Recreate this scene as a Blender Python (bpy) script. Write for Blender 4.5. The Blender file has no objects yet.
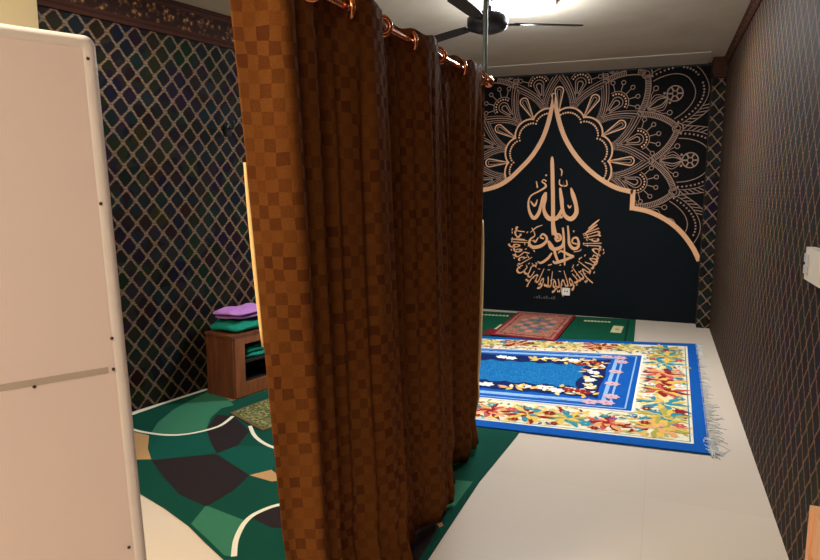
import bpy, bmesh, math, random
from mathutils import Vector, Matrix
from math import sin, cos, pi, radians, atan2, hypot
random.seed(7)
COL = bpy.context.scene.collection

# ------------------------------------------------------------------ materials
def nmat(name):
    m = bpy.data.materials.new(name); m.use_nodes = True
    nt = m.node_tree
    return m, nt, nt.nodes['Principled BSDF']
def setp(b, rough=.6, metal=0, spec=.5):
    b.inputs['Roughness'].default_value = rough
    b.inputs['Metallic'].default_value = metal
    b.inputs['Specular IOR Level'].default_value = spec
def M_(nt, op, a, b=None, c=None):
    n = nt.nodes.new('ShaderNodeMath'); n.operation = op
    for i, v in enumerate((a, b, c)):
        if v is None: continue
        if isinstance(v, (int, float)): n.inputs[i].default_value = v
        else: nt.links.new(v, n.inputs[i])
    return n.outputs[0]
def mixc(nt, fac, a, b, blend='MIX'):
    n = nt.nodes.new('ShaderNodeMix'); n.data_type = 'RGBA'; n.blend_type = blend
    if isinstance(fac, (int, float)): n.inputs[0].default_value = fac
    else: nt.links.new(fac, n.inputs[0])
    for idx, v in ((6, a), (7, b)):
        if isinstance(v, tuple): n.inputs[idx].default_value = (*v, 1)
        else: nt.links.new(v, n.inputs[idx])
    return n.outputs[2]
def noise(nt, vec, scale, detail=3, rough=.5):
    n = nt.nodes.new('ShaderNodeTexNoise'); n.inputs['Scale'].default_value = scale
    n.inputs['Detail'].default_value = detail; n.inputs['Roughness'].default_value = rough
    if vec is not None: nt.links.new(vec, n.inputs['Vector'])
    return n
def ramp(nt, fac, stops):
    n = nt.nodes.new('ShaderNodeValToRGB'); nt.links.new(fac, n.inputs[0])
    e = n.color_ramp.elements
    while len(e) < len(stops): e.new(.5)
    for i, (p, c) in enumerate(stops): e[i].position = p; e[i].color = (*c, 1)
    return n.outputs[0]
def texco(nt, kind='Object'):
    return nt.nodes.new('ShaderNodeTexCoord').outputs[kind]
def srgb(r, g, b):
    f = lambda c: (c/255/12.92) if c/255 <= .04045 else ((c/255+.055)/1.055)**2.4
    return (f(r), f(g), f(b))
def plain(name, c, rough=.6, metal=0, var=.12, scale=30, spec=.4, bump=0):
    m, nt, b = nmat(name); setp(b, rough, metal, spec)
    nz = noise(nt, texco(nt), scale)
    dark = tuple(x*(1-var) for x in c); lite = tuple(min(1, x*(1+var)) for x in c)
    nt.links.new(mixc(nt, nz.outputs[0], dark, lite), b.inputs['Base Color'])
    if bump:
        bp = nt.nodes.new('ShaderNodeBump'); bp.inputs['Strength'].default_value = bump
        bp.inputs['Distance'].default_value = .004
        nt.links.new(nz.outputs[0], bp.inputs['Height']); nt.links.new(bp.outputs[0], b.inputs['Normal'])
    return m
def woven(name, c, var=.25, scale=260, rough=.95):
    return plain(name, c, rough, 0, var, scale, .15, .5)

def lattice(name, line, w=.13, h=.15, base=srgb(17, 15, 15), t=.085, gloss=.7):
    """wallpaper: rope-like diamond trellis with rosette knots on near-black ground; UV in metres"""
    m, nt, b = nmat(name); setp(b, gloss, 0, .08)
    uv = texco(nt, 'UV')
    sp = nt.nodes.new('ShaderNodeSeparateXYZ'); nt.links.new(uv, sp.inputs[0])
    u = M_(nt, 'DIVIDE', sp.outputs[0], w); v = M_(nt, 'DIVIDE', sp.outputs[1], h)
    def fold(x): return M_(nt, 'ABSOLUTE', M_(nt, 'SUBTRACT', M_(nt, 'FRACT', x), .5))
    a = M_(nt, 'ADD', u, v); c = M_(nt, 'SUBTRACT', u, v)
    # gentle ogee curvature of the ropes
    wob = M_(nt, 'MULTIPLY', M_(nt, 'SINE', M_(nt, 'MULTIPLY', v, 4*pi)), .022)
    da = M_(nt, 'ABSOLUTE', M_(nt, 'SUBTRACT', .5, fold(M_(nt, 'ADD', a, wob))))
    dc = M_(nt, 'ABSOLUTE', M_(nt, 'SUBTRACT', .5, fold(M_(nt, 'ADD', c, wob))))
    mn = M_(nt, 'MINIMUM', da, dc)
    mx = M_(nt, 'MAXIMUM', da, dc)
    def smooth(x, e0, e1):
        n = nt.nodes.new('ShaderNodeMapRange'); n.interpolation_type = 'SMOOTHSTEP'
        nt.links.new(x, n.inputs[0]); n.inputs[1].default_value = e0; n.inputs[2].default_value = e1
        n.inputs[3].default_value = 1; n.inputs[4].default_value = 0
        return n.outputs[0]
    rope = smooth(mn, t*.55, t*1.1)
    knot = smooth(mx, t*1.3, t*2.0)
    # twisted strands and worn gold
    tw = M_(nt, 'ADD', M_(nt, 'MULTIPLY', M_(nt, 'SINE', M_(nt, 'MULTIPLY', sp.outputs[1], 330)), .2), .75)
    nz = noise(nt, uv, 45, 4)
    big = noise(nt, uv, 2.2, 2)
    wear = M_(nt, 'ADD', M_(nt, 'MULTIPLY', nz.outputs[0], 1.2), .12)
    msk = M_(nt, 'MULTIPLY', M_(nt, 'MULTIPLY', M_(nt, 'MAXIMUM', rope, knot), tw), wear)
    # faint coloured glints in the ground
    vor = nt.nodes.new('ShaderNodeTexVoronoi'); vor.inputs['Scale'].default_value = 9; nt.links.new(uv, vor.inputs['Vector'])
    ground = mixc(nt, .018, base, vor.outputs['Color'])
    ground = mixc(nt, .35, ground, tuple(x*.5 for x in base))
    lc = mixc(nt, big.outputs[0], tuple(x*.75 for x in line), tuple(min(1, x*1.2) for x in line))
    nt.links.new(mixc(nt, msk, ground, lc), b.inputs['Base Color'])
    bp = nt.nodes.new('ShaderNodeBump'); bp.inputs['Strength'].default_value = .3; bp.inputs['Distance'].default_value = .002
    nt.links.new(msk, bp.inputs['Height']); nt.links.new(bp.outputs[0], b.inputs['Normal'])
    return m

def trim_mat():
    m, nt, b = nmat('carved brown and gold cornice'); setp(b, .75, 0, .15)
    uv = texco(nt, 'UV')
    v = nt.nodes.new('ShaderNodeTexVoronoi'); v.inputs['Scale'].default_value = 26; nt.links.new(uv, v.inputs['Vector'])
    n = noise(nt, uv, 60, 5, .7)
    f = M_(nt, 'MULTIPLY', n.outputs[0], M_(nt, 'SUBTRACT', 1.25, v.outputs['Distance']))
    c = ramp(nt, f, [(.36, srgb(44, 24, 18)), (.5, srgb(92, 58, 38)), (.62, srgb(178, 132, 66))])
    sp = nt.nodes.new('ShaderNodeSeparateXYZ'); nt.links.new(uv, sp.inputs[0])
    e = M_(nt, 'GREATER_THAN', M_(nt, 'ABSOLUTE', M_(nt, 'SUBTRACT', sp.outputs[1], .1)), .055)
    nt.links.new(mixc(nt, e, c, srgb(62, 34, 24)), b.inputs['Base Color'])
    return m

def curtain_mat():
    m, nt, b = nmat('brown jacquard check'); setp(b, .8, 0, .05)
    b.inputs['Sheen Weight'].default_value = .0
    b.inputs['Sheen Tint'].default_value = (*srgb(220, 130, 60), 1)
    uv = texco(nt, 'UV')
    ck = nt.nodes.new('ShaderNodeTexChecker'); ck.inputs['Scale'].default_value = 1/.032
    sp = nt.nodes.new('ShaderNodeSeparateXYZ'); nt.links.new(uv, sp.inputs[0])
    # lattice of squares: in every second column, alternate squares
    ci = nt.nodes.new('ShaderNodeCombineXYZ')
    jn = noise(nt, uv, 9, 3); jit = M_(nt, 'MULTIPLY', M_(nt, 'SUBTRACT', jn.outputs[0], .5), .022)
    nt.links.new(M_(nt, 'ADD', sp.outputs[0], jit), ci.inputs[0]); nt.links.new(M_(nt, 'MULTIPLY', M_(nt, 'ADD', sp.outputs[1], jit), .9), ci.inputs[1])
    ci.inputs[2].default_value = .01
    nt.links.new(ci.outputs[0], ck.inputs['Vector'])
    wn = nt.nodes.new('ShaderNodeTexWhiteNoise')
    fl = nt.nodes.new('ShaderNodeVectorMath'); fl.operation = 'SNAP'
    nt.links.new(ci.outputs[0], fl.inputs[0]); fl.inputs[1].default_value = (.032, .032, 1)
    nt.links.new(fl.outputs[0], wn.inputs['Vector'])
    fine = noise(nt, uv, 220, 3, .6)
    big = noise(nt, uv, 5, 3)
    A = srgb(128, 80, 34); B = srgb(78, 43, 24)
    f = M_(nt, 'MULTIPLY', ck.outputs[1], M_(nt, 'ADD', .15, M_(nt, 'MULTIPLY', wn.outputs[0], .75)))
    f = M_(nt, 'MULTIPLY', f, M_(nt, 'ADD', .35, big.outputs[0]))
    c = mixc(nt, f, A, B)
    c = mixc(nt, M_(nt, 'MULTIPLY', fine.outputs[0], .7), c, srgb(46, 20, 8))
    c = mixc(nt, M_(nt, 'MULTIPLY', big.outputs[0], .4), c, srgb(84, 34, 22))
    nt.links.new(c, b.inputs['Base Color'])
    r = M_(nt, 'ADD', .75, M_(nt, 'MULTIPLY', ck.outputs[1], .25)); nt.links.new(r, b.inputs['Roughness'])
    bp = nt.nodes.new('ShaderNodeBump'); bp.inputs['Strength'].default_value = .35; bp.inputs['Distance'].default_value = .003
    nt.links.new(M_(nt, 'ADD', fine.outputs[0], ck.outputs[1]), bp.inputs['Height']); nt.links.new(bp.outputs[0], b.inputs['Normal'])
    return m

def floor_mat():
    m, nt, b = nmat('cream polished floor tile'); setp(b, .32, 0, .4)
    co = texco(nt)
    br = nt.nodes.new('ShaderNodeTexBrick'); nt.links.new(co, br.inputs['Vector'])
    br.offset = 0; br.inputs['Scale'].default_value = 1; br.inputs['Brick Width'].default_value = .8
    br.inputs['Row Height'].default_value = .8; br.inputs['Mortar Size'].default_value = .0018
    br.inputs['Mortar Smooth'].default_value = .6
    br.inputs['Color1'].default_value = (*srgb(217, 203, 186), 1); br.inputs['Color2'].default_value = (*srgb(214, 199, 181), 1)
    br.inputs['Mortar'].default_value = (*srgb(205, 188, 168), 1)
    n = noise(nt, co, 3, 5)
    c = mixc(nt, M_(nt, 'MULTIPLY', n.outputs[0], .3), br.outputs[0], srgb(205, 190, 170))
    nt.links.new(c, b.inputs['Base Color'])
    return m
def ceil_mat():
    m, nt, b = nmat('grey-beige painted ceiling'); setp(b, .8, 0, .3)
    co = texco(nt); n = noise(nt, co, 1.6, 5, .65); n2 = noise(nt, co, 40, 3)
    c = ramp(nt, n.outputs[0], [(.3, srgb(184, 172, 150)), (.55, srgb(198, 186, 168)), (.75, srgb(192, 182, 146))])
    c = mixc(nt, M_(nt, 'MULTIPLY', n2.outputs[0], .12), c, srgb(150, 140, 120))
    nt.links.new(c, b.inputs['Base Color'])
    return m
def wood_mat(name, c1, c2, rough=.45):
    m, nt, b = nmat(name); setp(b, rough, 0, .4)
    co = texco(nt)
    mp = nt.nodes.new('ShaderNodeMapping'); mp.inputs['Scale'].default_value = (9, 9, 1.2); nt.links.new(co, mp.inputs[0])
    n = noise(nt, mp.outputs[0], 3.5, 6, .6)
    nt.links.new(ramp(nt, n.outputs[0], [(.3, c1), (.7, c2)]), b.inputs['Base Color'])
    return m
def speckle(name, stops, scale=120, rough=.95):
    m, nt, b = nmat(name); setp(b, rough, 0, .1)
    n = noise(nt, texco(nt), scale, 2, .6)
    nt.links.new(ramp(nt, n.outputs[0], stops), b.inputs['Base Color'])
    return m

# ------------------------------------------------------------------ mesh helpers
class MB:
    def __init__(s): s.v = []; s.f = []; s.m = []; s.uv = []; s.mats = []; s.sm = []
    def mi(s, mat):
        if mat not in s.mats: s.mats.append(mat)
        return s.mats.index(mat)
    def face(s, pts, mat, uv=None, smooth=False):
        i = len(s.v); s.v += [tuple(p) for p in pts]; s.f.append(tuple(range(i, i+len(pts))))
        s.m.append(s.mi(mat)); s.uv.append(uv); s.sm.append(smooth)
    def grid(s, P, mat, closed_u=False, closed_v=False, UV=None, smooth=True, flip=False):
        nu, nv = len(P), len(P[0]); b = len(s.v)
        for r in P: s.v += [tuple(p) for p in r]
        for i in range(nu if closed_u else nu-1):
            for j in range(nv if closed_v else nv-1):
                i2, j2 = (i+1) % nu, (j+1) % nv
                q = [(i, j), (i2, j), (i2, j2), (i, j2)]
                if flip: q.reverse()
                s.f.append(tuple(b+a*nv+c for a, c in q)); s.m.append(s.mi(mat)); s.sm.append(smooth)
                s.uv.append([UV[a][c] for a, c in q] if UV else None)
    def box(s, x0, x1, y0, y1, z0, z1, mat, T=None, uvm=True):
        c = [Vector(p) for p in ((x0,y0,z0),(x1,y0,z0),(x1,y1,z0),(x0,y1,z0),(x0,y0,z1),(x1,y0,z1),(x1,y1,z1),(x0,y1,z1))]
        for q, ax in (((0,3,2,1),'z'),((4,5,6,7),'z'),((0,1,5,4),'x'),((2,3,7,6),'x'),((1,2,6,5),'y'),((3,0,4,7),'y')):
            P = [c[k] for k in q]
            uv = [((p.x, p.y) if ax == 'z' else (p.x, p.z) if ax == 'x' else (p.y, p.z)) for p in P]
            s.face([T @ p for p in P] if T else P, mat, uv)
    def prism(s, poly, z0, z1, mat, top=None):
        """poly: ccw xy outline"""
        n = len(poly)
        s.face([(x, y, z1) for x, y in poly], top or mat)
        s.face([(x, y, z0) for x, y in reversed(poly)], mat)
        for i in range(n):
            a, b = poly[i], poly[(i+1) % n]
            s.face([(a[0], a[1], z0), (b[0], b[1], z0), (b[0], b[1], z1), (a[0], a[1], z1)], mat)
    def tube(s, pts, r, mat, n=12, caps=True):
        pts = [Vector(p) for p in pts]; rs = r if isinstance(r, (list, tuple)) else [r]*len(pts)
        G = []
        up = None
        for i, p in enumerate(pts):
            t = (pts[min(i+1, len(pts)-1)]-pts[max(i-1, 0)]).normalized()
            if up is None: up = Vector((0, 0, 1)) if abs(t.z) < .9 else Vector((1, 0, 0))
            a = t.cross(up).normalized(); b = a.cross(t).normalized(); up = b
            G.append([p+(a*cos(2*pi*k/n)+b*sin(2*pi*k/n))*rs[i] for k in range(n)])
        s.grid(G, mat, closed_v=True)
        if caps:
            s.face(list(reversed(G[0])), mat); s.face(G[-1], mat)
    def lathe(s, prof, mat, c=(0,0,0), n=32):
        G = [[(c[0]+r*cos(2*pi*k/n), c[1]+r*sin(2*pi*k/n), c[2]+z) for k in range(n)] for r, z in prof]
        s.grid(G, mat, closed_v=True, flip=True)
    def torus(s, c, R, r, ax, mat, n=20, k=8):
        ax = Vector(ax).normalized(); a = ax.orthogonal().normalized(); b = ax.cross(a)
        G = []
        for i in range(n):
            th = 2*pi*i/n; d = a*cos(th)+b*sin(th)
            G.append([Vector(c)+d*(R+r*cos(2*pi*j/k))+ax*(r*sin(2*pi*j/k)) for j in range(k)])
        s.grid(G, mat, closed_u=True, closed_v=True)
    def build(s, name, parent=None, weld=False, bevel=0):
        me = bpy.data.meshes.new(name)
        me.from_pydata(s.v, [], s.f)
        for m in s.mats: me.materials.append(m)
        if any(u for u in s.uv):
            L = me.uv_layers.new(name='UVMap')
            for p, u in zip(me.polygons, s.uv):
                if u:
                    for li, c in zip(p.loop_indices, u): L.data[li].uv = c
        for p, mi, sm in zip(me.polygons, s.m, s.sm): p.material_index = mi; p.use_smooth = sm
        bm = bmesh.new(); bm.from_mesh(me)
        if weld: bmesh.ops.remove_doubles(bm, verts=bm.verts, dist=1e-5)
        big = [f for f in bm.faces if len(f.verts) > 4]
        if big: bmesh.ops.triangulate(bm, faces=big)
        if weld: bmesh.ops.recalc_face_normals(bm, faces=bm.faces)
        bm.to_mesh(me); bm.free()
        o = bpy.data.objects.new(name, me); COL.objects.link(o)
        if parent: o.parent = parent
        if bevel:
            md = o.modifiers.new('bevel', 'BEVEL'); md.width = bevel; md.segments = 3; md.limit_method = 'ANGLE'
        return o
def tag(o, label=None, cat=None, group=None, kind=None):
    for k, v in (('label', label), ('category', cat), ('group', group), ('kind', kind)):
        if v: o[k] = v
    return o
def empty(name, label, cat, loc=(0,0,0), rz=0, group=None):
    o = bpy.data.objects.new(name, None); COL.objects.link(o); o.location = loc; o.rotation_euler = (0,0,rz)
    return tag(o, label, cat, group)
def child_of(o, e):
    """keep world-authored mesh in place under an empty"""
    o.parent = e; o.matrix_parent_inverse = (Matrix.Translation(e.location) @ Matrix.Rotation(e.rotation_euler.z, 4, 'Z')).inverted()
    return o
def catmull(P, n=8):
    out = []; N = len(P)
    for i in range(N-1):
        p0 = P[max(i-1,0)]; p1 = P[i]; p2 = P[i+1]; p3 = P[min(i+2,N-1)]
        for k in range(n):
            t = k/n
            out.append(tuple(.5*((2*b)+(-a+c)*t+(2*a-5*b+4*c-d)*t*t+(-a+3*b-3*c+d)*t**3) for a,b,c,d in zip(p0,p1,p2,p3)))
    out.append(tuple(P[-1])); return out

# ------------------------------------------------------------------ palette
CEIL = ceil_mat(); FLOOR = floor_mat(); TRIM = trim_mat(); CURT = curtain_mat()
LAT_L = lattice('trellis wallpaper', srgb(138, 112, 88), base=srgb(11, 9, 9))
LAT_R = lattice('trellis wallpaper of the right wall', srgb(150, 112, 80), t=.068, base=srgb(26, 20, 17))
CREAM = plain('cream wall paint', srgb(245, 232, 190), .7, var=.03, scale=3)
PLASTER = plain('pale plaster', srgb(190, 180, 165), .8, var=.05, scale=4)
COPPER = plain('polished copper', srgb(205, 130, 90), .22, .9)
WHITEP = plain('white plastic', srgb(235, 230, 220), .35, var=.03)
BLACKP = plain('black plastic', srgb(22, 22, 26), .4)
# ------------------------------------------------------------------ camera
YAW, PITCH, ROLL = .3708, .14, .0019
f = Vector((-sin(YAW)*cos(PITCH), cos(YAW)*cos(PITCH), -sin(PITCH)))
r0 = Vector((cos(YAW), sin(YAW), 0)); u0 = r0.cross(f)
r_ = r0*cos(ROLL)+u0*sin(ROLL); u_ = u0*cos(ROLL)-r0*sin(ROLL)
cd = bpy.data.cameras.new('camera'); cam = bpy.data.objects.new('camera', cd); COL.objects.link(cam)
cam.matrix_world = Matrix(((r_.x, u_.x, -f.x, 0), (r_.y, u_.y, -f.y, 0), (r_.z, u_.z, -f.z, 1.5), (0,0,0,1)))
cd.sensor_width = 36; cd.lens = 640*36/820; cd.clip_start = .02
bpy.context.scene.camera = cam
CALLI = [[(-1.23, 1.895, 0.0125), (-1.228, 1.839, 0.0406), (-1.215, 1.619, 0.0469), (-1.201, 1.323, 0.0469), (-1.193, 1.084, 0.0469), (-1.184, 0.964, 0.0437)], [(-0.998, 1.527, 0.0156), (-0.971, 1.443, 0.05), (-0.933, 1.325, 0.0469), (-0.927, 1.23, 0.0531), (-0.982, 1.162, 0.0563), (-1.049, 1.191, 0.0469), (-1.085, 1.265, 0.0406), (-1.104, 1.398, 0.0469), (-1.124, 1.527, 0.025)], [(-1.089, 1.279, 0.0375), (-1.144, 1.174, 0.05), (-1.232, 1.158, 0.0563), (-1.286, 1.21, 0.05), (-1.311, 1.292, 0.0375), (-1.3, 1.396, 0.0469), (-1.292, 1.474, 0.0281)], [(-1.294, 1.471, 0.0219), (-1.327, 1.411, 0.0281), (-1.345, 1.321, 0.0312), (-1.369, 1.223, 0.0437), (-1.425, 1.162, 0.0437), (-1.479, 1.237, 0.0344), (-1.497, 1.35, 0.0219), (-1.466, 1.433, 0.0172), (-1.37, 1.488, 0.0187), (-1.296, 1.538, 0.025), (-1.305, 1.575, 0.0187), (-1.339, 1.597, 0.0141), (-1.321, 1.624, 0.0125), (-1.288, 1.604, 0.0156)], [(-1.408, 1.605, 0.0125), (-1.393, 1.527, 0.0172)], [(-1.299, 1.681, 0.0219), (-1.287, 1.669, 0.0219)], [(-1.133, 1.626, 0.0109), (-1.131, 1.567, 0.0156), (-1.091, 1.552, 0.0172), (-1.089, 1.596, 0.0125), (-1.084, 1.552, 0.0156), (-1.047, 1.557, 0.0172), (-1.054, 1.618, 0.0109)], [(-1.134, 1.753, 0.0094), (-1.111, 1.724, 0.0187), (-1.114, 1.665, 0.0094)], [(-1.472, 1.368, 0.0125), (-1.42, 1.313, 0.0281), (-1.389, 1.388, 0.0094)], [(-1.029, 1.327, 0.0125), (-1.006, 1.295, 0.0219), (-0.985, 1.322, 0.0094)], [(-1.13, 1.205, 0.0156), (-1.1, 1.175, 0.025), (-1.079, 1.208, 0.0094)], [(-1.447, 1.045, 0.0094), (-1.407, 0.958, 0.0141), (-1.459, 0.907, 0.0219), (-1.472, 0.849, 0.0344), (-1.421, 0.808, 0.0437), (-1.327, 0.831, 0.0406), (-1.266, 0.889, 0.0344), (-1.27, 0.943, 0.0281), (-1.313, 0.972, 0.0234), (-1.339, 0.932, 0.0203), (-1.297, 0.918, 0.0187)], [(-1.246, 0.894, 0.0219), (-1.209, 0.812, 0.0437), (-1.146, 0.796, 0.0437), (-1.071, 0.839, 0.0406), (-1.062, 0.937, 0.0281), (-1.077, 1.056, 0.0219)], [(-1.019, 1.08, 0.0187), (-1.005, 0.969, 0.0266), (-0.993, 0.864, 0.0344), (-0.943, 0.809, 0.0406), (-0.894, 0.826, 0.0344), (-0.885, 0.883, 0.0281), (-0.909, 0.938, 0.025), (-0.952, 0.928, 0.0219), (-0.958, 0.88, 0.0187), (-0.902, 0.864, 0.0187)], [(-1.194, 1.114, 0.0406), (-1.168, 0.994, 0.0437), (-1.128, 0.917, 0.0344)], [(-1.152, 0.98, 0.0187), (-1.11, 0.969, 0.0281), (-1.097, 0.918, 0.0281), (-1.142, 0.893, 0.025), (-1.169, 0.934, 0.0156)], [(-1.053, 0.877, 0.0156), (-1.04, 0.636, 0.0219), (-1.045, 0.603, 0.0078)], [(-1.122, 0.742, 0.0094), (-1.093, 0.773, 0.0219), (-1.041, 0.757, 0.0281), (-0.989, 0.729, 0.0344), (-0.934, 0.716, 0.025)], [(-0.934, 0.716, 0.025), (-1.053, 0.663, 0.0375), (-1.152, 0.629, 0.0344), (-1.179, 0.653, 0.0156)], [(-1.236, 0.887, 0.0281), (-1.176, 0.798, 0.0344), (-1.151, 0.723, 0.0312), (-1.119, 0.645, 0.0312)], [(-1.197, 0.748, 0.0187), (-1.24, 0.681, 0.0312), (-1.321, 0.621, 0.0281), (-1.364, 0.638, 0.0125)], [(-1.423, 0.899, 0.0125), (-1.401, 0.874, 0.0219), (-1.364, 0.931, 0.0094)], [(-1.42, 0.777, 0.0125), (-1.404, 0.752, 0.0156)], [(-0.955, 1.015, 0.0219), (-0.939, 1.015, 0.0219)], [(-1.237, 0.594, 0.0156), (-1.192, 0.609, 0.0125)], [(-1.102, 0.6, 0.0125), (-1.08, 0.607, 0.0125)], [(-1.461, 0.987, 0.0063), (-1.394, 1.049, 0.0141), (-1.32, 1.081, 0.0078)], [(-0.939, 0.769, 0.0094), (-0.867, 0.786, 0.0109), (-0.853, 0.809, 0.0063)]]
ARC_R = [(-1.233, 2.615), (-1.205, 2.465), (-1.152, 2.269), (-1.076, 2.083), (-0.954, 1.896), (-0.812, 1.744), (-0.65, 1.617), (-0.479, 1.525), (-0.303, 1.48), (-0.294, 1.298), (-0.109, 1.255), (0.087, 1.156), (0.24, 1.025), (0.363, 0.86), (0.445, 0.694), (0.494, 0.561)]
ARC_L = [(-1.233, 2.615), (-1.251, 2.467), (-1.292, 2.273), (-1.357, 2.09), (-1.47, 1.904), (-1.611, 1.752), (-1.756, 1.621), (-1.916, 1.536), (-2.054, 1.474)]
# ------------------------------------------------------------------ room shell
XR, YB, ZC, YN = .567, 7.816, 2.86, -1.6
def slab_wall(name, p0, p1, z0, z1, mat, th=.12, du=0):
    """wall from p0 to p1; inner face lies on p0-p1, thickness grows to the left-hand side of p0->p1"""
    a = Vector((*p0, 0)); b = Vector((*p1, 0)); L = (b-a).length; n = Vector((-(b-a).y, (b-a).x, 0)).normalized()*th
    mb = MB(); U = Vector((0,0,1))
    def q(P, Q, flip=False):
        pts = [P+U*z0, Q+U*z0, Q+U*z1, P+U*z1]; uv = [(du, z0), (du+L, z0), (du+L, z1), (du, z1)]
        if flip: pts.reverse(); uv.reverse()
        mb.face(pts, mat, uv)
    q(a, b, False); q(a+n, b+n, True)
    mb.face([a+U*z0, a+U*z1, a+n+U*z1, a+n+U*z0], mat, [(0, z0), (0, z1), (th, z1), (th, z0)])
    mb.face([b+U*z0, b+n+U*z0, b+n+U*z1, b+U*z1], mat, [(0, z0), (th, z0), (th, z1), (0, z1)])
    mb.face([a+U*z1, b+U*z1, b+n+U*z1, a+n+U*z1], mat, [(0,0)]*4)
    mb.face([a+U*z0, a+n+U*z0, b+n+U*z0, b+U*z0], mat, [(0,0)]*4)
    return tag(mb.build(name, weld=True), kind='structure')
def lwx(y): return -3.28+.2273*(y-3.21)          # the left wall runs slightly askew
LW0 = (lwx(2.0), 2.0); LW1 = (lwx(5.0), 5.0)

fl = MB(); fl.box(-4.0, XR+.12, YN-.12, YB+.12, -.1, 0, FLOOR); tag(fl.build('floor'), kind='structure')
c1 = MB(); c1.box(-2.6, XR+.12, YN-.12, YB+.12, ZC, ZC+.1, CEIL); tag(c1.build('ceiling'), kind='structure')
c2 = MB(); c2.box(-4.0, -2.602, 1.88, YB+.12, 2.755, 2.96, CEIL); tag(c2.build('ceiling_left'), kind='structure')
slab_wall('wall_right', (XR, YB), (XR, YN), 0, ZC, LAT_R)
slab_wall('wall_left', LW0, LW1, 0, 2.755, LAT_L)
slab_wall('wall_left_rear', LW1, (LW1[0], YB), 0, 2.755, LAT_L)
slab_wall('wall_back', (LW1[0]-.12, YB), (XR+.12, YB), 0, ZC, plain('matt black wall paper', srgb(16, 17, 20), .6))
slab_wall('wall_left_near', (-2.41, YN), (-2.41, 2.0), 0, ZC, CREAM)
slab_wall('wall_left_return', (-2.53, 1.999), (-3.7, 1.999), 0, 2.755, CREAM)
slab_wall('wall_front', (XR+.12, YN), (-2.53, YN), 0, ZC, CREAM)

# pilaster in the far right corner, papered like the side wall
pm = MB(); pm.box(.436, XR-.001, 7.595, YB-.001, .001, 2.66, LAT_R)
LATP = lattice('trellis wallpaper of the corner pilaster', srgb(150, 120, 95), w=.131, h=.155, t=.07)
pm.mats = [LATP]
tag(pm.build('wall_pilaster'), kind='structure')
# ornamental cornice
def crown(name, p0, p1, z0, z1, d, inward):
    a = Vector((*p0, 0)); b = Vector((*p1, 0)); L = (b-a).length; n = Vector((*inward, 0)).normalized()
    h = z1-z0
    prof = [(0, 0), (.25, .0), (.32, .10), (.45, .16), (.5, .22), (.62, .6), (.85, .78), (.9, .88), (1, .9), (1, 1), (0, 1)]
    mb = MB(); s = 0; P = []
    for k, (dx, dz) in enumerate(prof): P.append((n*(d*dx), z0+h*dz, dz*.2))
    G = [[a+o+Vector((0,0,z)) for o, z, _ in P], [b+o+Vector((0,0,z)) for o, z, _ in P]]
    UV = [[(0, w) for *_, w in P], [(L, w) for *_, w in P]]
    mb.grid(G, TRIM, UV=UV, smooth=False)
    mb.face(G[0], TRIM, UV[0]); mb.face(list(reversed(G[1])), TRIM, UV[1])
    return tag(mb.build(name, weld=True), kind='structure')
crown('trim_1', (lwx(2.02)+.001, 2.02), (lwx(4.99)+.001, 4.99), 2.54, 2.754, .07, (1, -.2273))
crown('trim_2', (XR-.001, YN+.01), (XR-.001, 7.49), 2.775, ZC-.001, .035, (-1, 0))
bk = MB(); bk.box(.43, XR-.002, 7.50, YB-.003, 2.70, ZC-.002, TRIM); bk.box(.445, XR-.002, 7.52, YB-.003, 2.661, 2.699, TRIM)
tag(bk.build('trim_3', bevel=.006), kind='structure')
cv_ = MB(); cv_.box(-2.59, .39, 7.2, YB-.001, ZC-.009, ZC-.001, PLASTER)
tag(cv_.build('trim_4'), kind='structure')

# ------------------------------------------------------------------ mural on the back wall
GOLD = plain('pale copper ink', srgb(232, 176, 130), .5, .0, .08, 8)
GOLD2 = plain('dull rose gold line', srgb(160, 128, 110), .6, 0, .2, 6)
NAVY = plain('blue black ground', srgb(10, 17, 22), .7, 0, .12, 4, .1)
BLK = plain('warm black ground', srgb(9, 8, 9), .7, 0, .1, 5, .1)
YM = YB-.001
XL_, XR_, ZT = -2.80, .50, 2.83
def inb(p): return XL_ < p[0] < XR_ and 0.0 < p[1] < ZT
def ribbon(mb, pts, w, mat, y, closed=False):
    """flat stroke in the wall plane; w constant or per point"""
    if closed: pts = list(pts)+[pts[0]]
    n = len(pts); ws = w if isinstance(w, (list, tuple)) else [w]*n
    L = []
    for i in range(n):
        if closed and i in (0, n-1): a, b = pts[-2], pts[1]
        else: a, b = pts[max(i-1,0)], pts[min(i+1,n-1)]
        dx, dz = b[0]-a[0], b[1]-a[1]; l = hypot(dx, dz) or 1; nx, nz = -dz/l, dx/l; h = ws[i]/2
        L.append(((pts[i][0]+nx*h, pts[i][1]+nz*h), (pts[i][0]-nx*h, pts[i][1]-nz*h)))
    for i in range(n-1):
        if not (inb(pts[i]) and inb(pts[i+1])): continue
        q = [L[i][0], L[i][1], L[i+1][1], L[i+1][0]]
        mb.face([(x, y, z) for x, z in reversed(q)], mat)
def disc(mb, c, r, mat, y, n=10):
    if not inb(c): return
    mb.face([(c[0]+r*cos(-2*pi*k/n), y, c[1]+r*sin(-2*pi*k/n)) for k in range(n)], mat)
def circ(c, r, n=24): return [(c[0]+r*cos(2*pi*k/n), c[1]+r*sin(2*pi*k/n)) for k in range(n)]

mural = empty('wall_mural', 'black and copper mural with a mandala and Arabic calligraphy on the far wall', 'mural', (-1.1, YB, 0))
g = MB()
g.face([(XL_-.06, YM, 0.001), (.435, YM, .001), (.435, YM, ZC-.03), (XL_-.06, YM, ZC-.03)], BLK)
child_of(g.build('ground'), mural)

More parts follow.
